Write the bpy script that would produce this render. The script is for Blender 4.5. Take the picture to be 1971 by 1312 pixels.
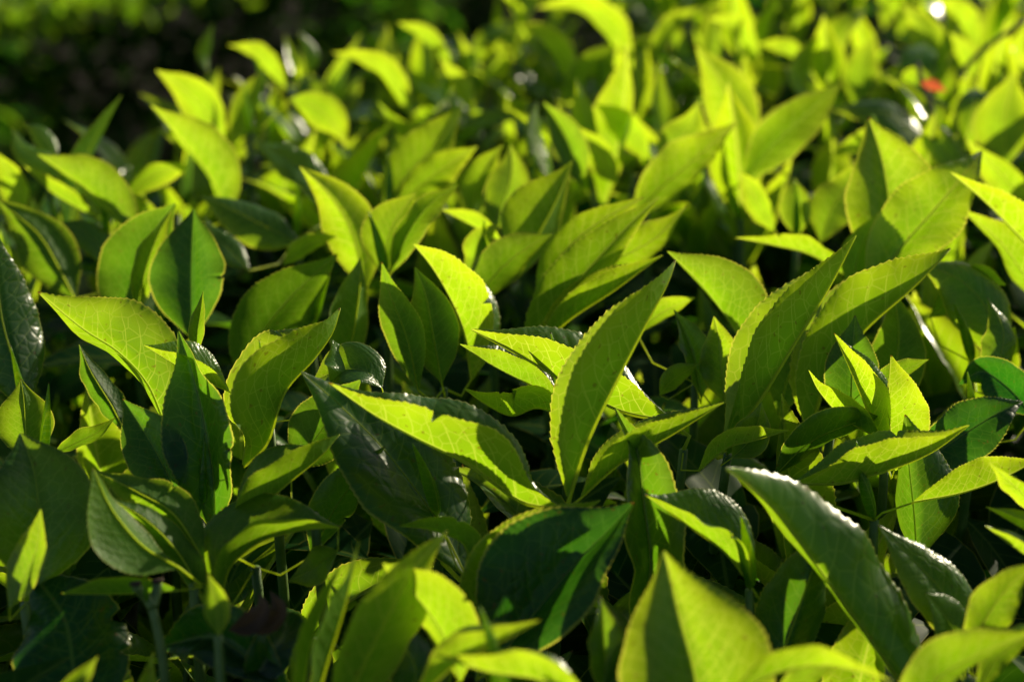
import bpy, math, random
import numpy as np
from mathutils import Vector, Matrix

# ------------------------------------------------------------------ scene, camera, light
scn = bpy.context.scene
for o in list(bpy.data.objects): bpy.data.objects.remove(o)
COL = scn.collection
CAM = np.array([0.0, 0.0, 0.95]); PITCH = math.radians(21.0)
FOCAL = 60.0; W0, H0 = 1971.0, 1312.0; FPX = W0*FOCAL/36.0
cd = bpy.data.cameras.new('camera'); cam = bpy.data.objects.new('camera', cd); COL.objects.link(cam)
cam.location = CAM; cam.rotation_euler = (math.pi/2-PITCH, 0, 0)
cd.lens = FOCAL; cd.sensor_width = 36.0; cd.clip_start = 0.01; cd.clip_end = 500
cd.dof.use_dof = True; cd.dof.focus_distance = 0.487; cd.dof.aperture_fstop = 9.0
scn.camera = cam
SUN_AZ, SUN_EL = math.radians(43), math.radians(18)      # azimuth measured from +Y towards +X
w = bpy.data.worlds.new('World'); scn.world = w; w.use_nodes = True
nt = w.node_tree; sk = nt.nodes.new('ShaderNodeTexSky'); sk.sky_type = 'NISHITA'; sk.sun_disc = False
sk.sun_elevation = SUN_EL; sk.sun_rotation = SUN_AZ
nt.links.new(sk.outputs[0], nt.nodes['Background'].inputs[0]); nt.nodes['Background'].inputs[1].default_value = 0.065
ld = bpy.data.lights.new('sun', 'SUN'); ld.energy = 5.0; ld.angle = math.radians(0.5); ld.color = (1.0, 0.89, 0.64)
sun = bpy.data.objects.new('sun', ld); COL.objects.link(sun); sun.location = (1, 3, 3)
sdir = Vector((math.sin(SUN_AZ)*math.cos(SUN_EL), math.cos(SUN_AZ)*math.cos(SUN_EL), math.sin(SUN_EL)))
sun.rotation_euler = sdir.to_track_quat('Z', 'Y').to_euler()
scn.view_settings.view_transform = 'Standard'; scn.view_settings.look = 'None'
scn.cycles.max_bounces = 6; scn.cycles.diffuse_bounces = 3; scn.cycles.glossy_bounces = 2; scn.cycles.transmission_bounces = 3; scn.cycles.transparent_max_bounces = 4
scn.view_settings.exposure = 0.64; scn.view_settings.gamma = 1.0; scn.view_settings.use_curve_mapping = False

FWD = np.array([0, math.cos(PITCH), -math.sin(PITCH)]); UPV = np.array([0, math.sin(PITCH), math.cos(PITCH)]); RGT = np.array([1.0, 0, 0])
CANOPY = 0.75                       # height at which the young leaves leave their stems
def at(u, v, d):                    # photo pixel + distance along the view axis -> point
    return CAM + d*(FWD + RGT*((u-W0/2)/FPX) - UPV*((v-H0/2)/FPX))
def depth_of(v, z=CANOPY):          # distance at which the sight line of photo row v meets the canopy level
    r = FWD - UPV*((v-H0/2)/FPX)
    return (z-CAM[2])/r[2]

# ------------------------------------------------------------------ materials
def new_mat(name):
    m = bpy.data.materials.new(name); m.use_nodes = True; m.node_tree.nodes.clear(); return m
class NB:
    def __init__(s, m): s.t = m.node_tree
    def n(s, typ, **kw):
        nd = s.t.nodes.new(typ)
        for k, v in kw.items(): setattr(nd, k, v)
        return nd
    def l(s, a, b): s.t.links.new(a, b)
    def val(s, x, sock):
        if isinstance(x, (int, float)): sock.default_value = x
        elif isinstance(x, (tuple, list)): sock.default_value = tuple(x) + ((1,) if len(x) == 3 and sock.type == 'RGBA' else ())
        else: s.l(x, sock)
    def math(s, op, a, b=0.0, c=0.0, clamp=False):
        nd = s.n('ShaderNodeMath', operation=op, use_clamp=clamp)
        s.val(a, nd.inputs[0]); s.val(b, nd.inputs[1]); s.val(c, nd.inputs[2]); return nd.outputs[0]
    def mix(s, f, a, b, blend='MIX'):
        nd = s.n('ShaderNodeMix', data_type='RGBA', blend_type=blend)
        s.val(f, nd.inputs[0]); s.val(a, nd.inputs[6]); s.val(b, nd.inputs[7]); return nd.outputs[2]
    def ramp(s, x, a, b, lo=0.0, hi=1.0):
        nd = s.n('ShaderNodeMapRange', interpolation_type='SMOOTHSTEP')
        s.val(x, nd.inputs[0]); s.val(a, nd.inputs[1]); s.val(b, nd.inputs[2]); s.val(lo, nd.inputs[3]); s.val(hi, nd.inputs[4]); return nd.outputs[0]

def trn_scale(b, x):
    c = b.n('ShaderNodeCombineColor')
    for i in range(3): b.l(x, c.inputs[i])
    return c.outputs[0]
def leaf_material(name, island=False, simple=False, dull=True):
    m = new_mat(name); b = NB(m)
    out = b.n('ShaderNodeOutputMaterial')
    uv = b.n('ShaderNodeUVMap', uv_map='blade'); ed = b.n('ShaderNodeUVMap', uv_map='edge')
    su = b.n('ShaderNodeSeparateXYZ'); b.l(uv.outputs[0], su.inputs[0])
    se = b.n('ShaderNodeSeparateXYZ'); b.l(ed.outputs[0], se.inputs[0])
    oi = b.n('ShaderNodeObjectInfo'); oc = b.n('ShaderNodeSeparateColor'); b.l(oi.outputs['Color'], oc.inputs[0])
    geo = b.n('ShaderNodeNewGeometry'); back = geo.outputs['Backfacing']
    age_shade = oc.outputs[0]; rnd = oi.outputs['Random']
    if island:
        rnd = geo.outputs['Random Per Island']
        age_shade = b.math('ADD', oc.outputs[0], b.math('MULTIPLY', b.math('SUBTRACT', rnd, 0.5), 0.35), clamp=True)
    # uneven growth: a different patch of noise for each leaf
    tc = b.n('ShaderNodeCombineXYZ'); b.l(b.math('MULTIPLY_ADD', rnd, 37.0, su.outputs[0]), tc.inputs[0]); b.l(b.math('MULTIPLY_ADD', rnd, 11.0, su.outputs[1]), tc.inputs[1])
    nz = b.n('ShaderNodeTexNoise', noise_dimensions='2D'); nz.inputs['Scale'].default_value = 3.2; nz.inputs['Detail'].default_value = 2; b.l(tc.outputs[0], nz.inputs['Vector'])
    wob = b.math('SUBTRACT', nz.outputs['Fac'], 0.5)
    # lateral veins leave the midrib at about 55 degrees and arch forward
    a0 = b.math('SUBTRACT', su.outputs[0], 0.5); aa = b.math('ABSOLUTE', a0)
    side = b.math('MULTIPLY', b.math('SIGN', a0), 0.23)
    s1 = b.math('SUBTRACT', su.outputs[1], b.math('ADD', b.math('MULTIPLY', aa, 0.50), b.math('MULTIPLY', b.math('MULTIPLY', aa, aa), 1.7)))
    ph = b.math('ADD', b.math('ADD', b.math('MULTIPLY', s1, 10.5), side), b.math('ADD', b.math('MULTIPLY', wob, 0.9), b.math('MULTIPLY', rnd, 5.0)))
    fr = b.math('ABSOLUTE', b.math('SUBTRACT', b.math('FRACT', ph), 0.5))
    lat = b.ramp(fr, 0.012, 0.05, 1.0, 0.0)
    lat = b.math('MULTIPLY', lat, b.ramp(se.outputs[0], 0.55, 0.80, 1.0, 0.12))
    net = 0.0
    if not simple:
        # net of finer veins between them
        wv = b.n('ShaderNodeVectorMath', operation='MULTIPLY_ADD'); b.l(nz.outputs['Color'], wv.inputs[0]); wv.inputs[1].default_value = (.05, .05, 0); b.l(tc.outputs[0], wv.inputs[2])
        vo = b.n('ShaderNodeTexVoronoi', feature='DISTANCE_TO_EDGE', voronoi_dimensions='2D'); vo.inputs['Scale'].default_value = 15.0; b.l(wv.outputs[0], vo.inputs['Vector'])
        net = b.ramp(vo.outputs['Distance'], 0.012, 0.06, 1.0, 0.0)
    mid = b.ramp(aa, 0.004, 0.013, 1.0, 0.0)
    vein = b.math('MAXIMUM', b.math('MAXIMUM', b.math('MULTIPLY', lat, 0.9), b.math('MULTIPLY', net, 0.55)), mid)
    vfine = vein
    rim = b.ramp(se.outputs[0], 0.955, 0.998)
    # colours: reflected (upper and lower face) and transmitted
    var = b.math('ADD', b.math('MULTIPLY', wob, 0.9), b.math('MULTIPLY', b.math('SUBTRACT', rnd, 0.5), 0.35))
    upc = b.mix(age_shade, (0.046, 0.150, 0.010), (0.006, 0.034, 0.009))
    lowc = b.mix(age_shade, (0.088, 0.200, 0.020), (0.022, 0.070, 0.016))
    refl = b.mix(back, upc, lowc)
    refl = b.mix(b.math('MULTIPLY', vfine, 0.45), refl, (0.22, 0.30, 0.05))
    trn = b.mix(age_shade, (0.50, 0.745, 0.006), (0.026, 0.190, 0.006))
    trn = b.mix(b.ramp(var, -0.4, 0.4), trn, b.mix(0.5, trn, b.mix(age_shade, (0.58, 0.76, 0.01), (0.08, 0.28, 0.008))))
    thin = b.math('ADD', b.math('MULTIPLY', b.ramp(se.outputs[0], 0.25, 1.0), 0.55), b.math('MULTIPLY', b.ramp(su.outputs[1], 0.35, 1.0), 0.55), clamp=True)
    trn = b.mix(thin, b.mix(1.0, trn, (0.80, 0.93, 0.9), 'MULTIPLY'), b.mix(age_shade, (0.640, 0.790, 0.012), (0.075, 0.260, 0.008)))
    patch = b.ramp(nz.outputs['Fac'], 0.30, 0.72, 0.95 if simple else 0.82, 1.08)
    trn = b.mix(1.0, trn, trn_scale(b, patch), 'MULTIPLY')
    trn = b.mix(b.math('MULTIPLY', vfine, b.math('SUBTRACT', 0.75, b.math('MULTIPLY', age_shade, 0.5))), trn, b.mix(age_shade, (0.85, 0.92, 0.10), (0.20, 0.42, 0.04)))
    trn = b.mix(b.math('MULTIPLY', rim, 0.8), trn, (0.98, 0.92, 0.10))  # yellowish leaf teeth, brightened further to stand in for the backlit rim glow
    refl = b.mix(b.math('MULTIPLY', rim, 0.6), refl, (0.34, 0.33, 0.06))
    # small blemishes: brown flecks
    if not simple:
        sp = b.n('ShaderNodeTexNoise', noise_dimensions='2D'); sp.inputs['Scale'].default_value = 30.0; sp.inputs['Detail'].default_value = 2; b.l(tc.outputs[0], sp.inputs['Vector'])
        spk = b.math('MULTIPLY', b.ramp(sp.outputs['Fac'], 0.71, 0.75), 0.55)
        spk = b.math('MAXIMUM', spk, b.math('MULTIPLY', b.ramp(su.outputs[1], 0.975, 0.99), b.ramp(rnd, 0.45, 0.55)))
        refl = b.mix(spk, refl, (0.10, 0.06, 0.015)); trn = b.mix(spk, trn, (0.20, 0.12, 0.01))
    # relief: blade swells between the side veins
    bp = None
    if not simple:
        lump = b.math('ADD', b.math('MULTIPLY', nz.outputs['Fac'], 0.9), b.math('MULTIPLY', b.ramp(fr, 0.0, 0.35), 0.16))
        lump = b.math('ADD', lump, b.math('MULTIPLY', b.ramp(vo.outputs['Distance'], 0.0, 0.25), 0.16))
        bp = b.n('ShaderNodeBump'); bp.inputs['Strength'].default_value = 0.18; bp.inputs['Distance'].default_value = 0.003; b.l(lump, bp.inputs['Height'])
    pr = b.n('ShaderNodeBsdfPrincipled'); b.l(refl, pr.inputs['Base Color'])
    if bp: b.l(bp.outputs[0], pr.inputs['Normal'])
    rg = b.math('ADD', b.math('MULTIPLY', back, 0.22), 0.45 if island and dull else 0.24 if simple else 0.30)
    rg = b.math('ADD', rg, b.math('MULTIPLY', b.math('ABSOLUTE', wob), 0.3)); b.l(rg, pr.inputs['Roughness'])
    b.l(b.math('SUBTRACT', 0.05 if island and dull else 0.46, b.math('MULTIPLY', back, 0.03 if island and dull else 0.28)), pr.inputs['Specular IOR Level'])
    tr = b.n('ShaderNodeBsdfTranslucent'); b.l(trn, tr.inputs['Color'])
    mx = b.n('ShaderNodeMixShader'); mx.inputs[0].default_value = 0.56; b.l(pr.outputs[0], mx.inputs[1]); b.l(tr.outputs[0], mx.inputs[2])
    b.l(mx.outputs[0], out.inputs[0])
    return m

def plain_material(name, c1, c2, scale=60, rough=0.6, trans=None, bump=0.3, tmix=0.45, spec=0.4):
    m = new_mat(name); b = NB(m); out = b.n('ShaderNodeOutputMaterial')
    tc = b.n('ShaderNodeTexCoord'); nz = b.n('ShaderNodeTexNoise'); nz.inputs['Scale'].default_value = scale; nz.inputs['Detail'].default_value = 6
    b.l(tc.outputs['Object'], nz.inputs['Vector'])
    c = b.mix(b.ramp(nz.outputs['Fac'], 0.35, 0.65), c1, c2)
    bp = b.n('ShaderNodeBump'); bp.inputs['Strength'].default_value = bump; bp.inputs['Distance'].default_value = 0.002; b.l(nz.outputs['Fac'], bp.inputs['Height'])
    pr = b.n('ShaderNodeBsdfPrincipled'); b.l(c, pr.inputs['Base Color']); pr.inputs['Roughness'].default_value = rough; pr.inputs['Specular IOR Level'].default_value = spec; b.l(bp.outputs[0], pr.inputs['Normal'])
    if trans:
        tr = b.n('ShaderNodeBsdfTranslucent'); tr.inputs[0].default_value = tuple(trans)+(1,)
        mx = b.n('ShaderNodeMixShader'); mx.inputs[0].default_value = tmix; b.l(pr.outputs[0], mx.inputs[1]); b.l(tr.outputs[0], mx.inputs[2]); b.l(mx.outputs[0], out.inputs[0])
    else: b.l(pr.outputs[0], out.inputs[0])
    return m
M_LEAF = leaf_material('tea_leaf_blade'); M_MASS = leaf_material('tea_foliage_mass', island=True, simple=True); M_FAR = leaf_material('far_leaf_blade', simple=True); M_FARMASS = leaf_material('far_shoot_mass', island=True, simple=True, dull=False)
M_RIB = plain_material('leaf_rib', (0.16, 0.24, 0.04), (0.22, 0.28, 0.05), 200, 0.45, (0.85, 0.95, 0.12), 0.1, 0.72)
M_STEM = plain_material('green_stem', (0.05, 0.11, 0.015), (0.09, 0.15, 0.03), 150, 0.5, None, 0.2)
M_BARK = plain_material('woody_bark', (0.06, 0.045, 0.03), (0.14, 0.11, 0.08), 120, 0.85, None, 0.8)
M_DRY = plain_material('dry_leaf', (0.045, 0.028, 0.020), (0.10, 0.07, 0.05), 90, 0.8, (0.12, 0.06, 0.02), 0.5)
M_RED = plain_material('red_leaf', (0.55, 0.08, 0.03), (0.65, 0.16, 0.06), 90, 0.5, (0.8, 0.15, 0.05), 0.2)
M_SOIL = plain_material('soil', (0.010, 0.008, 0.006), (0.026, 0.020, 0.014), 14, 0.95, None, 1.0, 0.45, 0.05)

# ------------------------------------------------------------------ object helpers
def link(name, me, parent=None, mat=None):
    o = bpy.data.objects.new(name, me); COL.objects.link(o)
    if mat is not None and me is not None and not me.materials: me.materials.append(mat)
    if parent is not None: o.parent = parent
    return o
def thing(name, label, cat, loc, group=None):
    o = bpy.data.objects.new(name, None); o.empty_display_size = 0.01; COL.objects.link(o); o.location = loc
    o['label'] = label; o['category'] = cat
    if group: o['group'] = group
    return o
def mesh_from(name, V, F, uv=None, ed=None, smooth=True):
    me = bpy.data.meshes.new(name); me.from_pydata(np.asarray(V).tolist(), [], F)
    li = np.empty(len(me.loops), dtype=np.int32); me.loops.foreach_get('vertex_index', li)
    for nm, arr in (('blade', uv), ('edge', ed)):
        if arr is not None:
            lay = me.uv_layers.new(name=nm); lay.data.foreach_set('uv', np.asarray(arr, dtype=np.float32)[li].ravel())
    if smooth: me.polygons.foreach_set('use_smooth', np.ones(len(me.polygons), dtype=bool))
    me.update(); return me

# ------------------------------------------------------------------ leaf blades
PS = np.array([0, .05, .12, .2, .3, .42, .55, .68, .78, .86, .92, .96, .985, 1.0])
PW = np.array([.05, .20, .44, .69, .90, 1.0, .96, .77, .53, .31, .165, .092, .05, .012])
def profile(s, sharp=0.0):
    x = np.interp(s, PS, PW)
    k = np.interp(np.clip(s-.03, 0, 1), PS, PW); k2 = np.interp(np.clip(s+.03, 0, 1), PS, PW)
    return np.where((s > .04) & (s < .96), (x*2+k+k2)/4, x)
def spline(P, n):                                   # centripetal-like Catmull-Rom, resampled by arc length
    P = np.asarray(P, float)
    if len(P) == 2: P = np.array([P[0], (P[0]+P[1])/2, P[1]])
    Q = np.vstack([2*P[0]-P[1], P, 2*P[-1]-P[-2]]); out = []
    for i in range(1, len(Q)-2):
        p0, p1, p2, p3 = Q[i-1:i+3]
        t = np.linspace(0, 1, 24, endpoint=False)[:, None]
        out.append(0.5*((2*p1)+(-p0+p2)*t+(2*p0-5*p1+4*p2-p3)*t**2+(-p0+3*p1-3*p2+p3)*t**3))
    out = np.vstack(out+[P[-1:]])
    d = np.r_[0, np.cumsum(np.linalg.norm(np.diff(out, axis=0), axis=1))]
    q = np.linspace(0, d[-1], n)
    return np.stack([np.interp(q, d, out[:, k]) for k in range(3)], 1), d[-1]
def unit(a): return a/np.maximum(np.linalg.norm(a, axis=-1, keepdims=True), 1e-9)
def tangents(C): return unit(np.gradient(C, axis=0))

def blade(C, L, R, V, bR, bL, Wh, face=0, curl=0.25, teeth=34, nc=6, tamp=0.0108, rip=0.012, rng=None, twist=0.0, tear=None):
    """C: midrib points; R, V: frame across the blade; bR, bL: angle of each half from R (-R) towards V; Wh: half width."""
    rng = rng or random.Random(1); n = len(C); s = np.linspace(0, 1, n); T = tangents(C)
    tw = twist*(s-.45)
    def rot(a):
        a = a[:, None]; return np.cos(a)*R+np.sin(a)*V
    aR = bR+tw+0.10*np.sin(5*s+rng.random()*6)*s; aL = math.pi-bL+tw+0.10*np.sin(5*s+rng.random()*6)*s
    dR, dL = rot(aR), rot(aL)
    bis = dR+dL
    A = unit(bis); weak = np.linalg.norm(bis, axis=1) < 0.25
    if face != 0: A = np.tile(unit(-V*face), 1)
    elif weak.mean() > .5: A = unit(-V)
    wp = profile(s)*Wh
    tf = (s*teeth) % 1.0; env = np.clip(np.minimum(s/.12, (1-s)/.05), 0, 1)
    ti = (s*teeth).astype(int); nick = rng.random() < .3 and teeth > 10
    ts = np.linspace(0, 1, nc+1)[1:]; ts = 1-(1-ts)**1.35
    cols = []; UV = []; ED = []
    for sgn, D in ((-1, dL), (1, dR)):
        N = np.cross(T, D); N = N*np.sign((N*A).sum(1).mean() or 1)
        N = unit(N)
        p1, p2, f1, f2 = rng.random()*6.28, rng.random()*6.28, rng.uniform(9, 15), rng.uniform(18, 30)
        cs = []; tv_ = np.array([rng.uniform(.45, 1.35) for _ in range(int(teeth)+2)])[ti]
        ns, nw, nd = rng.uniform(.3, .85), rng.uniform(.006, .016), rng.uniform(.08, .28)
        for j, t in enumerate(ts):
            wj = wp*t
            if j == nc-1: wj = wp+L*tamp*env*tv_*(tf**1.3-0.35)*np.clip(0.4+profile(s), 0, 1)
            if nick and sgn == 1: wj = wj*(1-nd*np.exp(-((s-ns)/nw)**2)*t**4)
            if tear is not None and tear[0] == sgn:
                wj = wj*(1-tear[2]*np.exp(-((s-tear[1])/.012)**2)*(t**3))
            quilt = 0.0018*L*np.sin(2*math.pi*10.5*(s-0.5*t*wp/L)+p1)*t*(1-t*.6)*np.sin(math.pi*np.clip(s, 0, 1))
            rp = rip*L*(np.sin(f1*s+p1)*.6+np.sin(f2*s+p2)*.4)*t**2*np.sin(math.pi*s)
            cs.append(C+D*(wj-0.12*curl**2*wp*t**3)[:, None]-N*(curl*0.5*wp*t*t+0.09*wp*t**7)[:, None]+N*(rp+quilt)[:, None])
        cols.append((sgn, cs))
    allc = [c for c in cols[0][1][::-1]]+[C]+cols[1][1]
    off = [-t for t in ts[::-1]]+[0]+list(ts)
    m = len(allc); Vv = np.stack(allc, 1).reshape(-1, 3)
    for i in range(n):
        for j in range(m):
            UV.append((0.5+off[j]*wp[i]/L, s[i])); ED.append((abs(off[j]), s[i]))
    F = []
    nrm = np.cross(T[n//2], dR[n//2]-dL[n//2]); flip = (nrm*A[n//2]).sum() < 0
    for i in range(n-1):
        for j in range(m-1):
            q = (i*m+j, i*m+j+1, (i+1)*m+j+1, (i+1)*m+j)
            F.append(q[::-1] if not flip else q)
    return Vv, F, UV, ED, A
def tube(P, r, k=6, cap=True):
    P = np.asarray(P, float); r = np.broadcast_to(np.asarray(r, float), (len(P),)); T = tangents(P)
    ref = np.array([0.31, 0.9, 0.2]); X = unit(np.cross(T, ref)); Y = np.cross(T, X)
    V = []
    for i in range(len(P)):
        for j in range(k):
            a = 2*math.pi*j/k; V.append(P[i]+r[i]*(math.cos(a)*X[i]+math.sin(a)*Y[i]))
    F = [(i*k+j, i*k+(j+1) % k, (i+1)*k+(j+1) % k, (i+1)*k+j) for i in range(len(P)-1) for j in range(k)]
    if cap: F += [tuple(range(k))[::-1], tuple((len(P)-1)*k+j for j in range(k))]
    return V, F

# ------------------------------------------------------------------ leaves seen one by one: shoots of the near and middle hedge
# each leaf: midrib from base to tip in photo pixels, row v that fixes its distance on the canopy, how wide each half shows
# left / right of the midrib (negative = folded over to the other side), which way each margin leans (+ away), lean of the tip in cm
SHOOTS = {}; 
def shoot(key, label, stem=None): SHOOTS[key] = dict(label=label, leaves=[], stem=stem)
def L(key, pts, v, wl, wr, sl=-1, sr=1, age_shade=.3, lean=None, **kw):
    SHOOTS[key]['leaves'].append(dict(pts=pts, v=v, wl=wl, wr=wr, sl=sl, sr=sr, age_shade=age_shade, lean=lean, **kw))

# ---- in focus, centre
shoot('c1', 'tea shoot at the centre with one tall upright leaf and a cracked leaf pointing left')
L('c1', [(1095,955),(1130,850),(1180,745),(1240,630),(1285,545),(1305,488)], 955, 96, -122, -1, 1, .22, .6, label='tall pale leaf standing upright and leaning right')
L('c1', [(1075,978),(1000,962),(900,892),(800,842),(715,795),(640,742)], 940, -114, 86, 1, -1, .28, -1.2, tear=(1,.62,.28), label='long folded leaf with a brown crack in its edge')
L('c1', [(1120,955),(1195,890),(1290,838),(1395,773)], 940, 48, -62, -1, 1, .3, .2)
shoot('c2', 'tea shoot behind the tall central leaf, its net-veined leaf pointing left')
L('c2', [(1290,808),(1200,792),(1100,742),(1010,690),(908,635)], 815, -112, 86, 1, -1, .18, -.6, rip=.008)
L('c2', [(1345,905),(1400,862),(1450,848),(1522,827)], 860, 36, -30, -1, 1, .25, -.5)
shoot('c3', 'two short dull tea leaves under the net-veined leaf left of the tall central one')
L('c3', [(1080,770),(1000,730),(940,698),(886,663)], 800, -58, 48, 1, -1, .42, -.4)
L('c3', [(1090,805),(1035,785),(985,800),(935,778),(893,748)], 835, -45, 55, 1, -1, .35, -.5)
shoot('c4', 'tea shoot with a half-lit folded leaf rising to a sharp point at upper centre left')
L('c4', [(908,730),(893,640),(870,580),(832,515),(793,467)], 690, -90, 78, 1, -1, .15, .2)
L('c4', [(850,735),(835,650),(820,570),(800,517)], 715, 42, 46, 1, 1, .6, .5, curl=.5)  # raised towards old-leaf green so the colour carries its shade
L('c4', [(805,750),(785,655),(750,565),(735,505)], 725, 28, 42, 1, -1, .65, .4)  # shade on this leaf is put into its darker colour
shoot('c5', 'tea shoot with a broad dark glossy leaf holding a four-sided patch of sunlight')
L('c5', [(895,1105),(840,1000),(745,872),(660,785),(588,722)], 915, 62, 118, -1, 1, .75, .9, face=1, label='broad dark leaf with a four-sided sunlit patch')
L('c5', [(905,1120),(895,1050),(830,1020),(767,1012)], 985, -35, 40, 1, -1, .6)
L('c5', [(735,745),(705,715),(655,712),(600,735)], 850, 30, 58, -1, 1, .4, .3)
# ---- left
shoot('l1', 'tea shoot at left with a broad leaf, half lit, pointing far left')
L('l1', [(318,818),(283,738),(228,678),(158,632),(72,562)], 850, 34, 92, 1, -1, .36, -.4, face=1, hook=0, label='broad half-lit leaf pointing left')
L('l1', [(378,690),(380,640),(386,600),(391,560)], 800, 13, 6, -1, -1, .5, 0)
L('l1', [(240,830),(215,780),(175,715),(152,662)], 770, 20, 22, 1, 1, .8, 0)
shoot('l2', 'tea shoot at left with a rounded cupped leaf and a small pale leaf pointing left')
L('l2', [(470,897),(515,850),(548,755),(605,690),(640,640),(656,591)], 880, 108, -128, -1, 1, .24, .8, W=.24, label='rounded cupped leaf seen from below')
L('l2', [(440,752),(380,727),(325,694),(278,665)], 870, -64, 42, 1, -1, .18, -.6)
L('l2', [(640,760),(665,720),(660,690),(640,655)], 850, 30, 42, -1, 1, .3, .6)
shoot('l3', 'tea shoot with a dark upright leaf, pale midrib showing, left of the rounded cupped leaf')
L('l3', [(415,1025),(412,930),(397,830),(372,720),(345,640)], 900, 80, 26, -1, -1, .85, .4, face=1)
L('l3', [(350,965),(302,872),(266,812),(238,770)], 905, 56, 46, -1, -1, .85, .6, face=1)
shoot('l4', 'large dark out-of-focus tea shoot cut off by the left edge halfway up')
L('l4', [(50,790),(28,700),(2,600),(-12,436)], 745, 80, 78, 1, 1, .8, .3, face=1)
shoot('l5', 'small tea shoot at the left edge with a blunt square-topped leaf')
L('l5', [(52,885),(49,820),(46,770),(40,728)], 850, 50, 46, 1, 1, .35, .2)
L('l5', [(105,872),(150,850),(190,830),(222,803)], 835, 16, 18, -1, 1, .5, .3)
shoot('l6', 'tea shoot at the lower left edge with a broad oval leaf facing the viewer')
L('l6', [(70,1135),(74,1000),(66,910),(37,827)], 1000, 90, 104, -1, -1, .55, .5, face=1)
L('l6', [(18,1170),(48,1110),(72,1050),(79,980)], 1075, 48, 14, 1, -1, .35, -.3)
shoot('l7', 'tea shoot at lower left with a curled leaf like an upright horn')
L('l7', [(345,1092),(275,1050),(215,978),(179,900)], 1075, 78, 2, -1, 1, .32, -.4, curl=.3, hook=0)
L('l7', [(392,1075),(335,990),(262,945),(184,907)], 1005, 34, 36, 1, 1, .5, .4, hook=0)
L('l7', [(398,1160),(345,1066),(284,1002),(210,957)], 1030, 16, 26, 1, 1, .6, 0, hook=0)
L('l7', [(345,1135),(235,1142),(115,1142)], 1085, -20, 38, 1, -1, .65, -.3)
shoot('l8', 'tea shoot at lower left with two arched shaded leaves pointing right')
L('l8', [(440,1012),(490,982),(560,925),(615,880),(655,835)], 965, 68, -88, -1, 1, .42, .3)
L('l8', [(425,1165),(442,1092),(500,1042),(580,1020),(656,1015)], 1010, 52, -108, -1, 1, .45, .2, W=.24)
L('l8', [(600,1070),(640,985),(690,915),(742,858)], 930, 45, 40, -1, 1, .8, .5)
shoot('l9', 'tea shoot deep in shade between the rounded cupped leaf and the broad dark glossy leaf')
L('l9', [(560,900),(610,840),(650,780),(690,735)], 900, 60, 55, 1, 1, .7, .5)
L('l9', [(650,1060),(625,1075),(600,1095),(558,1117)], 1010, 30, 34, -1, 1, .5)
# ---- lower centre
shoot('b1', 'tea shoot of tightly folded upright leaves near the bottom, top leaf twisting right')
L('b1', [(640,1420),(690,1300),(745,1190),(800,1090),(863,1019)], 1215, 74, 44, -1, 1, .2, .5)
L('b1', [(595,1400),(625,1290),(665,1160),(692,1037)], 1200, 40, -34, -1, 1, .3, .3)
L('b1', [(575,1390),(596,1250),(630,1150),(657,1082)], 1185, 34, -40, -1, 1, .45, .3)
L('b1', [(885,1310),(855,1225),(805,1152),(737,1084)], 1195, 10, 88, 1, -1, .22, .2)
L('b1', [(770,1370),(800,1290),(760,1240),(690,1300)], 1150, 50, 55, -1, 1, .7)
shoot('b2', 'tea shoot near the bottom with a big dark hollow leaf and pale curled edge')
L('b2', [(945,1290),(1012,1202),(1100,1092),(1170,1022),(1222,966)], 1045, 136, 32, -1, -1, .97, .5, face=1, W=.24, label='big dark hollow leaf with a pale curled edge')
L('b2', [(905,1240),(945,1120),(1040,1030),(1157,962)], 1015, 52, 44, -1, 1, .45, .3)
shoot('b3', 'blurred bright tea shoot at the bottom edge just right of the tightly folded leaves')
L('b3', [(800,1345),(890,1268),(975,1228),(1040,1193)], 1290, 50, -58, -1, 1, .08, .2)
L('b3', [(1150,1380),(1050,1312),(940,1292),(833,1260)], 1330, -58, 50, 1, -1, .1, -.3)
shoot('b4', 'tea shoot with a long dark rippled leaf hanging between the centre and the bottom')
L('b4', [(1215,1240),(1250,1100),(1237,960),(1225,870),(1185,786)], 950, 20, 58, -1, -1, .75, .2, face=1)
L('b4', [(1170,1340),(1165,1260),(1160,1200),(1157,1150)], 1180, 22, 40, -1, -1, .55, 0)
L('b4', [(1160,1330),(1190,1300),(1210,1260),(1240,1200)], 1190, 30, 34, -1, -1, .7, 0)
shoot('b5', 'bright pointed tea shoot at the bottom, its leaf split by shadow along the midrib')
L('b5', [(1352,1480),(1338,1310),(1306,1185),(1277,1060)], 1240, 96, 138, -1, -1, .12, .4, face=1, W=.27, curl=.6, hook=0, label='pointed leaf lit right of its midrib and shaded left')
# ---- lower right
shoot('r1', 'tea shoot right of centre with a small cupped leaf, white rim, tip pointing left')
L('r1', [(1445,1125),(1395,1062),(1325,1012),(1241,952)], 1000, -95, 48, 1, -1, .35, -.4, W=.26)
shoot('r2', 'tea shoot at lower right with the largest leaf, running diagonally with a bright left rim')
L('r2', [(1800,1420),(1705,1275),(1602,1132),(1500,992),(1430,925),(1371,885)], 1060, 34, 135, 1, 1, .42, -.6, face=1, W=.2, label='largest leaf, running diagonally with a bright left rim')
L('r2', [(1475,1350),(1518,1225),(1558,1112),(1600,1000)], 1020, 92, 74, 1, 1, .8, .5, face=1)
shoot('r3', 'tea shoot at right with a yellow-lit arched leaf pointing right above the largest leaf')
L('r3', [(1530,930),(1615,930),(1700,908),(1790,872),(1865,819)], 905, 66, -90, -1, 1, .12, -.4, label='yellow-lit arched leaf pointing right')
L('r3', [(1765,1078),(1759,985),(1750,900),(1742,800)], 890, 60, 104, 1, 1, .7, .4, face=1, W=.3)
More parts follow.
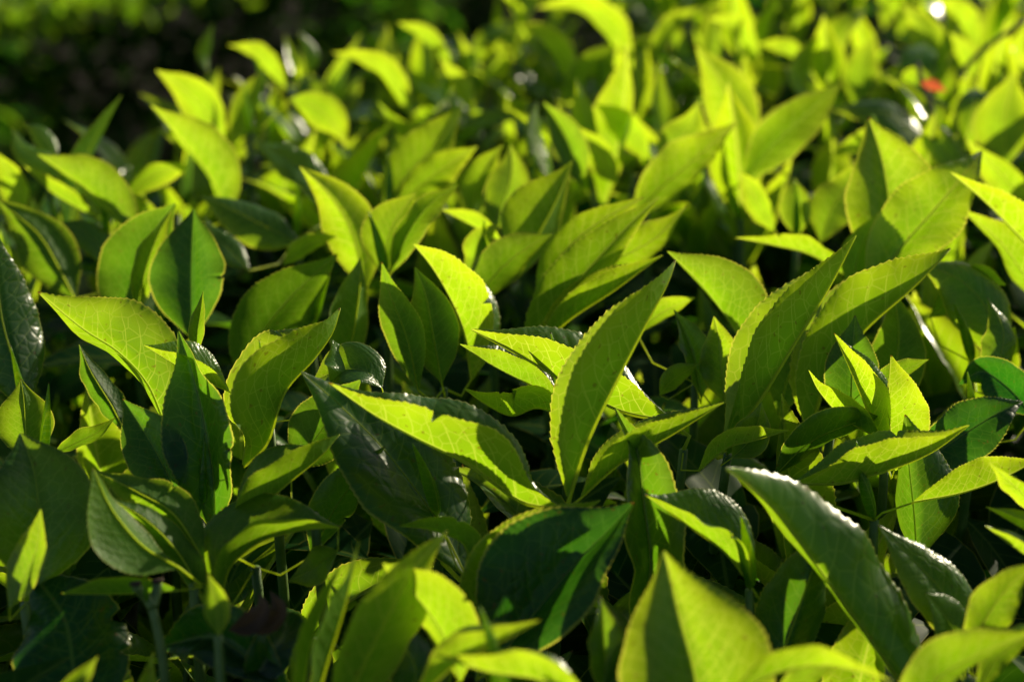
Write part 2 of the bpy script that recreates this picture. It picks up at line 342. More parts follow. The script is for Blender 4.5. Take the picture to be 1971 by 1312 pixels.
L('r3', [(1760,965),(1850,948),(1930,920),(2005,880)], 900, 56, -20, -1, 1, .08, .3)
shoot('r4', 'tea shoot near the lower right corner, its half-lit leaf tucked behind the largest leaf')
L('r4', [(1870,1270),(1825,1155),(1765,1085),(1690,1010)], 1010, 42, 62, -1, 1, .2, .2)
L('r4', [(1850,1270),(1838,1220),(1815,1180),(1780,1140)], 1035, 30, 45, -1, 1, .4)
shoot('r5', 'blurred tea shoot at the lower right edge with a leaf lit along its upper margin')
L('r5', [(1865,1265),(1895,1195),(1940,1130),(2000,1078)], 1150, 30, 50, -1, 1, .15, .2)
L('r5', [(1880,1330),(1915,1270),(1960,1235),(2010,1200)], 1210, 25, 30, -1, 1, .15)
shoot('r6', 'pair of blurred pointed tea leaf tips entering low from the right edge')
L('r6', [(2070,1070),(1985,1025),(1898,975)], 1020, -34, 24, 1, -1, .15, -.3)
L('r6', [(2070,1130),(1975,1068),(1893,1009)], 1060, -36, 30, 1, -1, .2, -.3)
L('r6', [(2050,1015),(1975,955),(1902,889)], 1010, 14, 26, 1, -1, .15, -.3)
shoot('r7', 'blurred bright tea shoot along the bottom edge right of the pointed leaf')
L('r7', [(1370,1370),(1480,1300),(1590,1280),(1720,1310)], 1320, 42, -30, -1, 1, .05, .2)
L('r7', [(1490,1350),(1560,1300),(1600,1275),(1640,1262)], 1270, 30, 26, -1, 1, .15, .2)
L('r7', [(1720,1400),(1800,1310),(1880,1260),(1990,1215)], 1290, 50, 40, -1, 1, .3, .2)
# ---- right, in focus
shoot('r8', 'cluster of three short bright pointed tea leaves beside the diagonal leaf at right')
L('r8', [(1695,845),(1625,805),(1578,755),(1556,712)], 830, -26, 44, 1, -1, .12, -.2)
L('r8', [(1700,860),(1668,785),(1637,712),(1606,643)], 825, -62, 54, 1, -1, .08, 0)
L('r8', [(1722,905),(1713,815),(1711,745),(1714,683)], 840, -20, 84, 1, -1, .14, 0, W=.34)
shoot('r9', 'dark pointed tea shoot behind the three short bright leaves at right')
L('r9', [(1638,810),(1640,740),(1641,680),(1646,608)], 770, 48, 46, -1, -1, .8, .2, face=1)
L('r9', [(1670,745),(1710,725),(1750,708),(1789,691)], 790, 18, 20, -1, 1, .5)
L('r9', [(1490,915),(1560,850),(1640,815),(1700,805)], 850, 30, 34, -1, 1, .75)
shoot('r10', 'tea shoot right of centre with a long slim leaf leaning right, bright left margin')
L('r10', [(1395,850),(1455,780),(1530,660),(1595,555),(1649,452)], 800, 84, -112, -1, 1, .25, .5, label='long slim leaf leaning right with bright left margin')
L('r10', [(1410,880),(1440,850),(1458,815),(1465,778)], 840, 34, 28, -1, -1, .6)
shoot('r11', 'tea shoot with a wide arched leaf bending right, behind the slim leaning leaf')
L('r11', [(1560,835),(1588,740),(1660,640),(1750,560),(1805,506),(1840,468)], 740, 102, -116, -1, 1, .25, .3, W=.23, label='wide arched leaf seen from below, bending right')
L('r11', [(1500,800),(1520,720),(1570,650),(1640,560)], 700, 45, 50, 1, 1, .7, .6)
L('r11', [(1680,800),(1720,720),(1730,640),(1720,560)], 690, 50, 50, 1, 1, .7, .5)
shoot('r12', 'dark tea shoot between the tall central leaf and the slim leaning leaf')
L('r12', [(1455,705),(1405,622),(1348,546),(1284,484)], 680, 14, 82, 1, -1, .45, .2, face=1, hook=0)
L('r12', [(1395,775),(1388,700),(1384,655),(1374,608)], 720, 38, 34, -1, -1, .2)
L('r12', [(1350,765),(1335,690),(1318,640),(1297,596)], 715, 8, 36, -1, -1, .6, face=1)
L('r12', [(1225,640),(1265,608),(1300,588),(1338,572)], 650, 24, 20, -1, 1, .15)
L('r12', [(1270,760),(1290,735),(1310,720),(1345,700)], 740, 20, 22, -1, 1, .3)
shoot('r13', 'old dark tea leaves low at the right edge, one with a ragged burnt margin')
L('r13', [(1755,905),(1860,832),(1920,795),(1978,768)], 770, 48, 52, -1, -1, .95, .4, face=1)
L('r13', [(1990,800),(1940,745),(1890,715),(1845,740)], 715, 40, 40, -1, -1, 1.0, .4, face=1)
shoot('r14', 'tea shoot at the right with a lit patch on a drooping leaf')
L('r14', [(1935,700),(1905,605),(1850,540),(1762,503)], 640, 62, 55, -1, 1, .4, .2)
L('r14', [(1790,610),(1850,560),(1890,535),(1936,548)], 620, 40, 25, -1, 1, .6, .2)
L('r14', [(1900,760),(1925,690),(1930,630),(1900,570)], 690, 34, 30, -1, 1, .5)
# ---- middle distance, right
shoot('m1', 'tall V-folded tea shoot upper right with a white glint on its shaded left half')
L('m1', [(1702,545),(1712,425),(1700,320),(1671,224)], 545, 62, 90, -1, -1, .25, .2, face=1, W=.28)
shoot('m2', 'tea shoot upper right with a broad leaf curving right, silvery back edge')
L('m2', [(1668,565),(1732,480),(1802,400),(1860,330),(1899,279)], 585, 72, 40, -1, -1, .2, .3)
L('m2', [(1640,560),(1650,500),(1665,460),(1690,410)], 570, 30, 30, 1, 1, .5)
shoot('m3', 'bright net-veined tea leaf shoot at the right edge with its tip pointing left')
L('m3', [(2070,560),(1975,468),(1900,392),(1832,334)], 600, -30, 64, 1, -1, .1, -.3)
L('m3', [(2060,640),(1980,540),(1920,460),(1845,400)], 560, 30, 44, 1, -1, .3)
shoot('m4', 'yellow-green tea shoot lying sideways, tip pointing left, above the slim leaning leaf')
L('m4', [(1650,545),(1565,492),(1490,472),(1417,458)], 555, -22, 34, 1, -1, .08, -.3)
shoot('m5', 'tea shoot upper centre with a large shaded leaf, beaded margin and tip leaning right')
L('m5', [(1000,685),(1060,602),(1130,522),(1205,440),(1271,378)], 640, 72, 16, -1, 1, .35, .3)
L('m5', [(1030,590),(1080,492),(1150,430),(1241,378)], 585, 48, 28, -1, 1, .08, .3)
L('m5', [(1090,575),(1180,505),(1262,458),(1323,395)], 590, 36, 40, -1, 1, .08, .2)
L('m5', [(1035,668),(1100,612),(1180,560),(1240,516),(1277,490)], 660, 48, -58, -1, 1, .18, .1)
shoot('m6', 'tea shoot upper centre with a flat broad leaf, shaded lower left and lit upper right')
L('m6', [(1000,530),(1035,455),(1072,385),(1102,310)], 540, 92, 10, -1, 1, .15, .2, W=.3)
L('m6', [(905,590),(960,522),(1010,480),(1066,449)], 580, 44, 40, -1, 1, .5, .2)
L('m6', [(965,465),(905,432),(849,403)], 520, -20, 30, 1, -1, .05)
L('m6', [(900,545),(915,500),(925,460),(960,430)], 560, 20, 30, 1, 1, .3)
shoot('m7', 'tea shoot left of centre with a bright quilted leaf, tip bent up to the left')
L('m7', [(702,560),(692,500),(670,430),(628,368),(578,321)], 540, 44, 50, 1, 1, .08, .2)
L('m7', [(660,725),(680,640),(692,562),(694,493)], 640, 60, 10, -1, 1, .35, .1)
L('m7', [(470,745),(500,652),(560,572),(649,489)], 620, 84, 50, -1, 1, .7, .3, W=.25)  # dark value stands in for the shade on this leaf
L('m7', [(545,510),(580,480),(610,465),(650,455)], 560, 18, 20, -1, 1, .1)
shoot('m8', 'narrow grey-green tea leaf shoot catching sheen right of the bright quilted leaf')
L('m8', [(752,525),(790,442),(830,392),(883,356)], 590, 16, 20, -1, -1, .45, .2, face=1)
L('m8', [(735,525),(748,455),(770,410),(800,372)], 590, 48, 46, 1, 1, .25, .3)
shoot('m9', 'tea shoot at left with two dark broad leaves and a slim silver-lit one between them')
L('m9', [(275,645),(270,542),(292,455),(337,392)], 600, 80, 50, 1, 1, .75, .3)  # darkened by colour to imitate a green leaf in shade
L('m9', [(262,605),(278,525),(304,452),(331,404)], 620, 18, 20, -1, -1, .35, .2, face=1)
L('m9', [(370,650),(368,545),(370,455),(373,399)], 630, 72, 44, -1, -1, .85, .3, face=1)  # its shade is painted in through the dark leaf colour
shoot('m10', 'tea shoot at left with a dark leaf, yellow lower rim and tip pointing up left')
L('m10', [(265,465),(175,372),(120,330),(71,297)], 490, 14, 60, 1, -1, .35, .2, face=1, hook=0)
L('m10', [(145,575),(85,465),(40,420),(-5,384)], 540, 52, 40, 1, 1, .5, .2)
L('m10', [(325,455),(290,425),(262,395),(236,361)], 480, 24, 22, 1, -1, .1)
shoot('m11', 'slender upright tea leaf shoot standing alone at upper left against the dark gap')
L('m11', [(130,485),(145,365),(180,270),(234,183)], 420, 16, 24, -1, 1, .12, .2)
shoot('m12', 'tea shoot at upper left with a long dark leaf edged yellow on its lower left')
L('m12', [(440,425),(402,335),(350,270),(290,203)], 440, 14, 62, 1, -1, .2, .3, face=1, hook=0)
L('m12', [(240,380),(290,340),(330,325),(367,319)], 420, 26, 20, -1, 1, .12)
shoot('m13', 'tea shoot at left centre with a dark drooping leaf, glossy above, tip to the left')
L('m13', [(580,470),(495,428),(430,395),(383,376)], 480, 44, 40, -1, 1, .4, -.2)
L('m13', [(640,380),(580,325),(530,295),(484,269)], 400, 26, 38, -1, 1, .12)
L('m13', [(480,520),(440,480),(410,450),(395,420)], 520, 25, 30, -1, 1, .25)
shoot('m14', 'tea shoot upper centre left with two leaves sweeping up to the right side by side')
L('m14', [(735,405),(790,332),(850,268),(894,196)], 410, 60, 26, -1, 1, .12, .3)
L('m14', [(760,400),(830,342),(875,310),(919,282)], 430, 42, 26, -1, 1, .08, .2)
shoot('m15', 'tea shoot upper centre with three short upright leaves close together')
L('m15', [(908,425),(920,355),(940,315),(968,279)], 435, 38, 14, -1, 1, .15)
L('m15', [(945,445),(975,372),(985,325),(983,279)], 440, 40, 40, -1, -1, .25)
L('m15', [(1055,345),(1035,280),(1032,235),(1034,194)], 380, 16, 20, -1, 1, .1)
L('m15', [(1120,360),(1100,290),(1075,240),(1044,194)], 390, 22, 26, -1, -1, .5, face=1)
shoot('m16', 'pair of bright tea leaves upper centre right with glossy rims, tips to the left')
L('m16', [(1190,355),(1152,295),(1125,265),(1097,239)], 370, 24, 30, 1, -1, .08)
L('m16', [(1250,305),(1212,252),(1180,225),(1144,199)], 330, 24, 32, 1, -1, .08)
shoot('m17', 'tea shoot upper right of centre with a bright half-shaded leaf reaching up to the right')
L('m17', [(1215,425),(1272,362),(1342,302),(1421,233)], 440, 46, 42, -1, 1, .1, .2)
L('m17', [(1270,330),(1300,280),(1330,240),(1345,195)], 360, 34, 36, 1, 1, .2)
shoot('m18', 'tea shoot upper right with a dark leaf sweeping up right to a fine curled tip')
L('m18', [(1425,355),(1490,280),(1552,222),(1622,158)], 365, 40, 34, -1, -1, .35, .2)
L('m18', [(1425,325),(1412,225),(1385,155),(1338,88)], 320, 46, 48, 1, 1, .15, .3)
shoot('m19', 'two small bright tea leaves with a dark gap behind, left of the tall V-folded leaf')
L('m19', [(1490,445),(1455,385),(1440,358),(1421,328)], 450, 20, 28, 1, -1, .08)
L('m19', [(1535,455),(1532,405),(1530,372),(1529,339)], 450, 28, 26, -1, -1, .3)
L('m19', [(1580,465),(1600,405),(1630,360),(1662,312)], 455, 42, 40, 1, 1, .3)
shoot('m20', 'tea shoot at the upper right edge with a broad green leaf under a pale tip')
L('m20', [(1940,315),(1932,250),(1938,200),(1951,143)], 330, 50, 52, 1, 1, .15, .2)
L('m20', [(1995,425),(1940,350),(1900,310),(1859,268)], 400, 26, 34, 1, -1, .15)
L('m20', [(1860,335),(1820,290),(1795,255),(1769,224)], 350, 26, 32, -1, 1, .12)
shoot('m21', 'tea shoot with an arched dark leaf just behind the tall V-folded leaf')
L('m21', [(1800,330),(1760,270),(1710,220),(1600,210)], 330, 30, 36, -1, 1, .3)
L('m21', [(1600,300),(1650,280),(1690,265),(1740,270)], 345, 16, 20, -1, 1, .1)
shoot('m22', 'blurred bright tea shoot at the upper left edge of the hedge top, two leaves crossing')
L('m22', [(432,285),(392,212),(350,170),(301,136)], 330, 26, 44, 1, -1, .1)
L('m22', [(450,275),(470,220),(490,175),(512,129)], 290, 26, 24, -1, 1, .04)
L('m22', [(560,190),(600,205),(640,235),(668,282)], 320, 34, 34, -1, 1, .1)
shoot('m23', 'small bright tea shoot at the left edge with two tips beside the dark gap')
L('m23', [(125,345),(80,310),(45,285),(27,256)], 430, 24, 28, -1, 1, .06)
L('m23', [(110,300),(90,270),(70,250),(45,238)], 410, 18, 20, -1, 1, .15)
L('m23', [(40,420),(30,370),(15,330),(-10,290)], 440, 24, 30, 1, -1, .12)
shoot('m24', 'bright tea shoot at the left edge under the slender upright leaf, half shaded')
L('m24', [(215,430),(200,385),(190,350),(200,300)], 450, 26, 24, -1, 1, .12)
L('m24', [(190,420),(150,400),(100,370),(45,318)], 445, -24, 30, 1, -1, .15)
L('m24', [(210,520),(190,470),(150,440),(110,430)], 500, 26, 30, -1, 1, .4)
# ---- far, strongly blurred but large in the picture
shoot('t1', 'large blurred arched yellow tea leaf at the top right of centre, bending left')
L('t1', [(1218,150),(1175,60),(1115,18),(1030,16)], 190, 22, 24, 1, -1, .05)
L('t1', [(1085,205),(1125,140),(1160,110),(1197,88)], 215, 22, 20, -1, 1, .25)
shoot('t2', 'blurred yellow tea leaf arching left at the top centre above a white glint')
L('t2', [(1105,165),(1075,100),(1042,66),(994,50)], 210, 20, 24, 1, -1, .04)
L('t2', [(1150,170),(1160,130),(1175,110),(1205,140)], 205, 22, 20, 1, 1, .08)
shoot('t3', 'blurred arched tea leaf over the dark gap at top centre left, tip pointing left')
L('t3', [(790,225),(755,155),(712,120),(638,102)], 255, 18, 22, 1, -1, .05)
L('t3', [(905,215),(890,175),(872,145),(848,116)], 240, 18, 20, 1, -1, .02)
L('t3', [(870,130),(830,85),(800,62),(763,43)], 180, 14, 16, 1, -1, .15)
shoot('t4', 'blurred tea shoot at the top right of centre with a leaf rising to the right')
L('t4', [(1250,125),(1285,65),(1315,35),(1350,12)], 165, 18, 20, -1, 1, .08)
L('t4', [(1462,112),(1425,60),(1400,45),(1362,35)], 175, 15, 18, 1, -1, .03)
L('t4', [(1560,120),(1520,100),(1490,90),(1455,86)], 185, 14, 18, 1, -1, .02)
shoot('t5', 'blurred curved yellow tea leaf at the top right shaped like a crescent')
L('t5', [(1570,215),(1545,160),(1555,110),(1595,55)], 225, 16, 18, -1, 1, .02)
L('t5', [(1645,205),(1655,150),(1665,110),(1685,68)], 220, 30, 30, 1, 1, .2)
shoot('t6', 'broad blurred green tea leaf at the top right with smaller yellow leaves beside it')
L('t6', [(1800,150),(1785,80),(1765,40),(1735,8)], 175, 30, 32, 1, 1, .12)
L('t6', [(1885,95),(1855,35),(1830,15),(1797,-4)], 150, 18, 22, 1, -1, .02)
L('t6', [(1875,150),(1860,110),(1845,85),(1828,62)], 185, 18, 20, 1, -1, .03)
shoot('t7', 'small blurred yellow tea leaf upright at the top right edge')
L('t7', [(1945,185),(1942,150),(1945,120),(1953,88)], 210, 18, 18, -1, 1, .02)
shoot('t8', 'blurred tea shoot at top left beside the dark gap, tip pointing left')
L('t8', [(550,170),(505,110),(475,97),(440,87)], 235, 16, 20, 1, -1, .08)
L('t8', [(590,150),(600,110),(590,85),(575,62)], 210, 16, 16, -1, 1, .2)
L('t8', [(400,140),(395,110),(400,80),(410,48)], 200, 12, 12, -1, 1, .3)


def build_leaf(q, root, org, k, node):
    rng = random.Random(1000+k)
    d0 = depth_of(q['v']); P = []
    lean = q['lean'] if q['lean'] is not None else rng.uniform(-.8, 1.2)
    npt = len(q['pts'])
    for i, (u, v) in enumerate(q['pts']):
        f = i/(npt-1); P.append(at(u, v, d0+0.01*lean*f*(0.4+.6*f)))
    lowd = q.get('low', 0)
    fine = q['v'] > 330
    n = 137 if fine else 60
    C, Len = spline(P, n); T = tangents(C)
    V = unit(C-CAM); V = unit(V-T*(V*T).sum(1, keepdims=True)); R = np.cross(V, T)
    ppm = FPX/d0
    hk = q.get('hook', rng.uniform(-.05, .13)); ss = np.linspace(0, 1, n)
    sd = np.sign(-(q['wl']*q['sl']+q['wr']*q['sr'])) or 1
    C = C+V*(hk*Len*sd*np.clip((ss-.62)/.38, 0, 1)**2.2)[:, None]; T = tangents(C)
    V = unit(V-T*(V*T).sum(1, keepdims=True)); R = np.cross(V, T)
    wl, wr = q['wl']/ppm, q['wr']/ppm
    Wh = max(q.get('W', 0.205)*Len, abs(wl)*1.12, abs(wr)*1.12)
    def ang(wd, sg):
        c = max(-1, min(1, wd/Wh)); return math.acos(c)*sg
    Vv, F, UV, ED, A = blade(C, Len, R, V, ang(wr, q['sr']), ang(wl, q['sl']), Wh, face=q.get('face', 0), curl=q.get('curl', rng.uniform(.06, .2) if q['wl']*q['wr'] < 0 else rng.uniform(.15, .45)),
        teeth=34 if fine else 20, nc=6 if fine else 4, rip=q.get('rip', rng.uniform(.010, .026)), rng=rng, twist=q.get('twist', rng.uniform(-.15, .15)), tear=q.get('tear'))
    me = mesh_from('leaf_blade', Vv-org, F, UV, ED)
    o = link('leaf', me, root, M_LEAF); o.color = (q['age_shade'], 0, 0, 1)  # leaf age; on a few leaves the value also carries painted shade
    if 'label' in q: o['label'] = q['label']
    # midrib with the leaf stalk that joins the stem
    s = np.linspace(0, 1, 26); Cm = C[np.linspace(0, n-1, 26).astype(int)]; Am = A[np.linspace(0, n-1, 26).astype(int)]
    rad = Len*(0.0065*(1-s)**.8+0.0010)
    Cm = Cm-Am*(rad*.55)[:, None]
    st = [node, node*.45+Cm[0]*.55-T[0]*0.004]
    tv, tf = tube(np.vstack([st, Cm])-org, np.r_[rad[0]*1.25, rad[0]*1.2, rad], 6)
    link('midrib', mesh_from('midrib', tv, tf), o, M_RIB)
    return C[0]

def bud_mesh(Lb, r):
    V = []; F = []; n, k = 14, 10
    for i in range(n):
        t = i/(n-1); rr = r*math.sin(math.pi*t**.75)**.8*(1-.55*t)+r*.06; bend = 0.12*Lb*t*t
        for j in range(k):
            a = 2*math.pi*j/k; fl = 0.62+.38*abs(math.cos(a))
            V.append((rr*math.cos(a)+bend, rr*math.sin(a)*fl, Lb*t))
    for i in range(n-1):
        for j in range(k): F.append((i*k+j, i*k+(j+1) % k, (i+1)*k+(j+1) % k, (i+1)*k+j))
    F += [tuple(range(k))[::-1], tuple((n-1)*k+j for j in range(k))]
    V = np.array(V); uv = np.stack([0.5+V[:, 0]/Lb, V[:, 2]/Lb], 1); ed = np.stack([np.zeros(len(V)), V[:, 2]/Lb], 1)
    return mesh_from('bud', V, F, uv, ed)
BUD = bud_mesh(0.024, 0.0022)
kk = 0
for key, S in SHOOTS.items():
    rng = random.Random(key)
    bases = [at(q['pts'][0][0], q['pts'][0][1], depth_of(q['v'])) for q in S['leaves']]
    nb = np.mean(bases, axis=0) if S['stem'] is None else at(S['stem'][0], S['stem'][1], depth_of(S['stem'][2]))
    foot = np.array([nb[0]+rng.uniform(-.01, .01), nb[1]+rng.uniform(-.005, .015), min(0.60, nb[2]-.08)])
    top = nb+np.array([0, 0.001, -0.002])
    root = thing('tea_shoot', S['label'], 'tea shoot', tuple(foot), 'tea shoots standing up from the hedge top')
    mid1 = foot*.6+top*.4+np.array([rng.uniform(-.004, .004), .003, 0])
    C, Ls = spline([foot, mid1, top], 12)
    tv, tf = tube(C-foot, np.linspace(.0021, .0013, 12), 8)
    link('stem', mesh_from('stem', tv, tf), root, M_STEM)
    for q, b0 in zip(S['leaves'], bases):
        j = max(4, min(11, 11-int(abs(b0[2]-top[2])/.012)))
        build_leaf(q, root, foot, kk, C[j]); kk += 1
    if S.get('bud', True) and rng.random() < .5:
        bo = link('bud', BUD, root, M_LEAF); bo.color = (0.0, 0, 0, 1); bo.location = top-foot; bo.rotation_euler = (rng.uniform(-.3, .3), rng.uniform(-.3, .3), rng.uniform(0, 6))

# ------------------------------------------------------------------ canonical leaves for the blurred far hedge and the old foliage inside
def canon(Lc, bend, fold, seed, teeth=18, nc=4, n=46, W=.2, curl=.25):
    rng = random.Random(seed)
    t = np.linspace(0, 1, 6); ang = bend*(t**1.3)
    P = [np.zeros(3)]
    for i in range(1, 6): P.append(P[-1]+Lc/5*np.array([0.04*math.sin(seed+i), -math.sin(ang[i]), math.cos(ang[i])]))
    C, Ln = spline(P, n); T = tangents(C); X = np.tile(np.array([1.0, 0, 0]), (n, 1)); V = unit(np.cross(X, T)); X = np.cross(T, V)
    # V points to the outside; margins fold to the inside (adaxial = -V)
    return blade(C, Ln, np.cross(V, T), V, -fold, -fold, W*Ln, curl=curl, teeth=teeth, nc=nc, rng=rng, twist=rng.uniform(-.3, .3))
LIB = [mesh_from('leaf_blade', *canon(0.066+.008*(i % 3), b, f, i)[:4]) for i, (b, f) in enumerate(
    [(.5, .5), (.9, .7), (-.3, .8), (1.3, .4), (.2, .9), (.7, .3), (1.1, .8), (-.5, .6)])]
for me in LIB: me.materials.append(M_FAR)
LIB2 = [mesh_from('leaf_blade', *canon(0.070+.006*(i % 3), b, f, 20+i, teeth=30, nc=5, n=100, W=.19)[:4]) for i, (b, f) in enumerate(
    [(.5, .6), (.9, .8), (-.3, .8), (1.3, .5), (.3, 1.0), (1.1, .9)])]
for me in LIB2: me.materials.append(M_LEAF)
tv, tf = tube([(0, 0, 0), (.001, .002, .06), (-.001, 0, .12)], [.0022, .0018, .0012], 6); STEM = mesh_from('stem', tv, tf); STEM.materials.append(M_STEM)

# hedge outline on the ground plan: it lies to the right of this line; the next row lies across a path
E0 = np.array([-.250, .70]); ED_ = np.array([.5, .866]); EN = np.array([-.866, .5])
def off(x, y): return (x-E0[0])*EN[0]+(y-E0[1])*EN[1]
rng = random.Random(77)
def place_of(x, y, z):
    d = np.array([x, y, z])-CAM; dep = d@FWD
    u = W0/2+FPX*(d@RGT)/dep; v = H0/2-FPX*(d@UPV)/dep
    side = 'left' if u < 520 else 'left of centre' if u < 985 else 'right of centre' if u < 1450 else 'right'
    return u, v, side
def far_shoot(x, y, z, big=1.0, low=False, lib=LIB, near=False):
    u, v, side = place_of(x, y, z); pale = rng.random() < .88
    tone = 'yellow-green' if pale else 'dark green'
    if low: lab, grp = 'low half-hidden %s tea shoot between the taller blurred ones, %s' % (tone, side), 'half-hidden shoots between the taller ones'
    else: lab, grp = 'out-of-focus %s tea shoot in the %s of the hedge, %s' % (tone, 'farthest part' if v < 110 else 'far part', side), 'blurred far tea shoots'
    if near: lab, grp, pale = 'shaded green tea shoot low down between the sharp foreground shoots, %s' % side, 'shaded shoots low in the foreground', True
    root = thing('tea_shoot', lab, 'tea shoot', (x, y, z-.12), grp)
    root.rotation_euler = (rng.uniform(-.2, .2), rng.uniform(-.2, .2), rng.uniform(0, 6.28)); root.scale = (big,)*3
    link('stem', STEM, root)
    k = rng.choice((3, 3, 4))
    for i in range(k):
        o = link('leaf', rng.choice(lib), root); sc = rng.uniform(.72, 1.1)*(1-.1*i)
        o.location = (0, 0, .12-.012*(k-1-i)); o.scale = (sc,)*3
        o.rotation_euler = (rng.uniform(.15, .8), 0, i*2.4+rng.uniform(-.4, .4)); o.rotation_mode = 'XYZ'
        o.color = (min(1, max(0, rng.gauss(.32 if near else .04 if pale else .4, .08))), 0, 0, 1)
    if rng.random() < .5:
        bo = link('bud', BUD, root); bo.color = (0, 0, 0, 1); bo.location = (0, 0, .119)
SPOTS = []
cell = 0.0385; 
y = .46
while y < 1.62:
    x = -.45
    while x < .75:
        px, py = x+rng.uniform(-.5, .5)*cell, y+rng.uniform(-.5, .5)*cell
        x += cell
        if off(px, py) > -.01: continue
        if abs(px) > .34*py+.12: continue
        dd = py*math.cos(PITCH)+.2*math.sin(PITCH)
        low = dd < .74
        if dd < .54: continue
        dz = -.018-.12*max(0, .66-dd) if low else rng.uniform(-.018, .024)
        SPOTS.append((px, py, CANOPY-.012+(.014 if off(px, py) > -.12 else 0)+dz+.02*math.sin(px*9)+.015*math.sin(py*7), rng.uniform(.78, 1.05)*(.85 if low else max(.78, 1-.6*(dd-.74))), low))
    y += cell
for i in range(44):                                  # shoots standing along the hedge edge beside the dark path
    p = E0+ED_*(-.16+.02*(i//2)+rng.uniform(-.01, .01)+(.0 if i % 2 else .25))-EN*(rng.uniform(.0, .03)+.035*(i % 2))
    SPOTS.append((p[0], p[1], CANOPY-.010+rng.uniform(-.012, .010), rng.uniform(.68, .88), False))

# the 182 that show largest stand as shoots of their own; the tiny farthest ones and those beyond the frame are one mass
def rank(sp):
    u, v, _ = place_of(sp[0], sp[1], sp[2]); out = max(0, -u-40, u-W0-40, -v-10)
    return (1 if out > 0 else 0, -v)
SPOTS.sort(key=rank); cnt = len(SPOTS)
for sp_ in SPOTS[:182]: far_shoot(*sp_)
for gy in np.arange(.31, .54, .037):                  # shaded shoots that fill the gaps low between the near ones
    for gx in np.arange(-.20, .21, .045):
        px, py = gx+rng.uniform(-.015, .015), gy+rng.uniform(-.014, .014)
        if abs(px) < .31*py+.02: far_shoot(px, py, CANOPY-.052+rng.uniform(-.01, .006), rng.uniform(.8, 1.0), True, LIB2, True)
fp = [canon(.068, b_, f_, 70+i, teeth=.001, nc=2, n=14) for i, (b_, f_) in enumerate([(.5, .5), (.9, .7), (-.3, .8), (1.3, .4), (.2, .9)])]
Vs, Fs, UVs, EDs, nb_ = [], [], [], [], 0
for (x, y, z, big, low) in SPOTS[182:]:
    M0 = Matrix.Translation((x, y, z)) @ Matrix.Rotation(rng.uniform(0, 6.28), 4, 'Z') @ Matrix.Rotation(rng.uniform(-.25, .25), 4, 'X')
    for i in range(rng.choice((3, 3, 4))):
        Vv, F, UV, ED, A = rng.choice(fp)
        M = M0 @ Matrix.Translation((0, 0, -.012*i)) @ Matrix.Rotation(i*2.4+rng.uniform(-.4, .4), 4, 'Z') @ Matrix.Rotation(rng.uniform(.15, .8), 4, 'X') @ Matrix.Scale(big*rng.uniform(.72, 1.05), 4)
        Mn = np.array(M); Vs.append(np.asarray(Vv) @ Mn[:3, :3].T+Mn[:3, 3]); Fs += [tuple(k+nb_ for k in f) for f in F]; UVs += UV; EDs += ED; nb_ += len(Vv)
fm = link('tea_shoots', mesh_from('tea_shoots', np.vstack(Vs), Fs, UVs, EDs), None, M_FARMASS); fm.color = (.0, 0, 0, 1)
fm['kind'] = 'stuff'; fm['label'] = 'mass of tiny blurred tea shoots at the farthest end of the hedge'; fm['category'] = 'tea shoots'
print('far shoots', cnt)

# ------------------------------------------------------------------ old foliage and branches inside the hedge
def mass(name, pts_fn, count, seed, size, parent, age_shade, nn=9, mc=2):
    rg = np.random.default_rng(seed); Vs = []; Fs = []; UVs = []; EDs = []; base = 0
    protos = []
    for i, (b_, f_) in enumerate([(.6, .35), (1.1, .25), (.3, .5), (.9, .6)]):
        Vv, F, UV, ED, A = canon(1.0, b_, f_, 50+i, teeth=0.001, nc=mc, n=nn, W=.22); protos.append((np.array(Vv), F, UV, ED))
    for k in range(count):
        p, tilt = pts_fn(rg)
        Vv, F, UV, ED = protos[rg.integers(4)]
        M = Matrix.Rotation(rg.uniform(0, 6.28), 3, 'Z') @ Matrix.Rotation(tilt, 3, 'X') @ Matrix.Rotation(rg.uniform(-.5, .5), 3, 'Y')
        s_ = size*rg.uniform(.7, 1.15)
        Vs.append(Vv*s_ @ np.array(M).T+p); Fs += [tuple(i+base for i in f) for f in F]; UVs += UV; EDs += ED; base += len(Vv)
    o = link(name, mesh_from(name, np.vstack(Vs), Fs, UVs, EDs), parent, M_MASS); o.color = (age_shade, 0, 0, 1); o['kind'] = 'stuff'
    return o
def branch_set(root, spots, org, zt, seed):
    rg = random.Random(seed)
    for (x, y, z0) in spots:
        P = [np.array([x, y, z0])]
        for i in range(5): P.append(P[-1]+np.array([rg.uniform(-.03, .03), rg.uniform(-.03, .03), (zt-z0)/5]))
        C, Ln = spline(P, 16); tv, tf = tube(C-np.array(org), np.linspace(.009, .003, 16), 7)
        link('branch', mesh_from('branch', tv, tf), root, M_BARK)

def near_pts(rg):
    while True:
        x, y = rg.uniform(-.55, 1.0), rg.uniform(.16, 2.0)
        if off(x, y) < -.005 and abs(x) < .36*y+.28: break
    return np.array([x, y, .705-rg.uniform(0, 1)**1.6*.28]), rg.uniform(.7, 1.8)
bush = thing('tea_bush', 'clipped tea hedge in front, its old dark leaves and twigs showing between the young shoots', 'tea bush', (0.1, .8, 0))
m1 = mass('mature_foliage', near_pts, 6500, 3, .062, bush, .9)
m1.location = (-.1, -.8, 0)
sp = []
rb = random.Random(5)
for i in range(46):
    for _ in range(30):
        x, y = rb.uniform(-.4, .8), rb.uniform(.25, 1.7)
        if off(x, y) < -.05: break
    sp.append((x, y, 0.0))
branch_set(bush, sp, (.1, .8, 0), .70, 8)

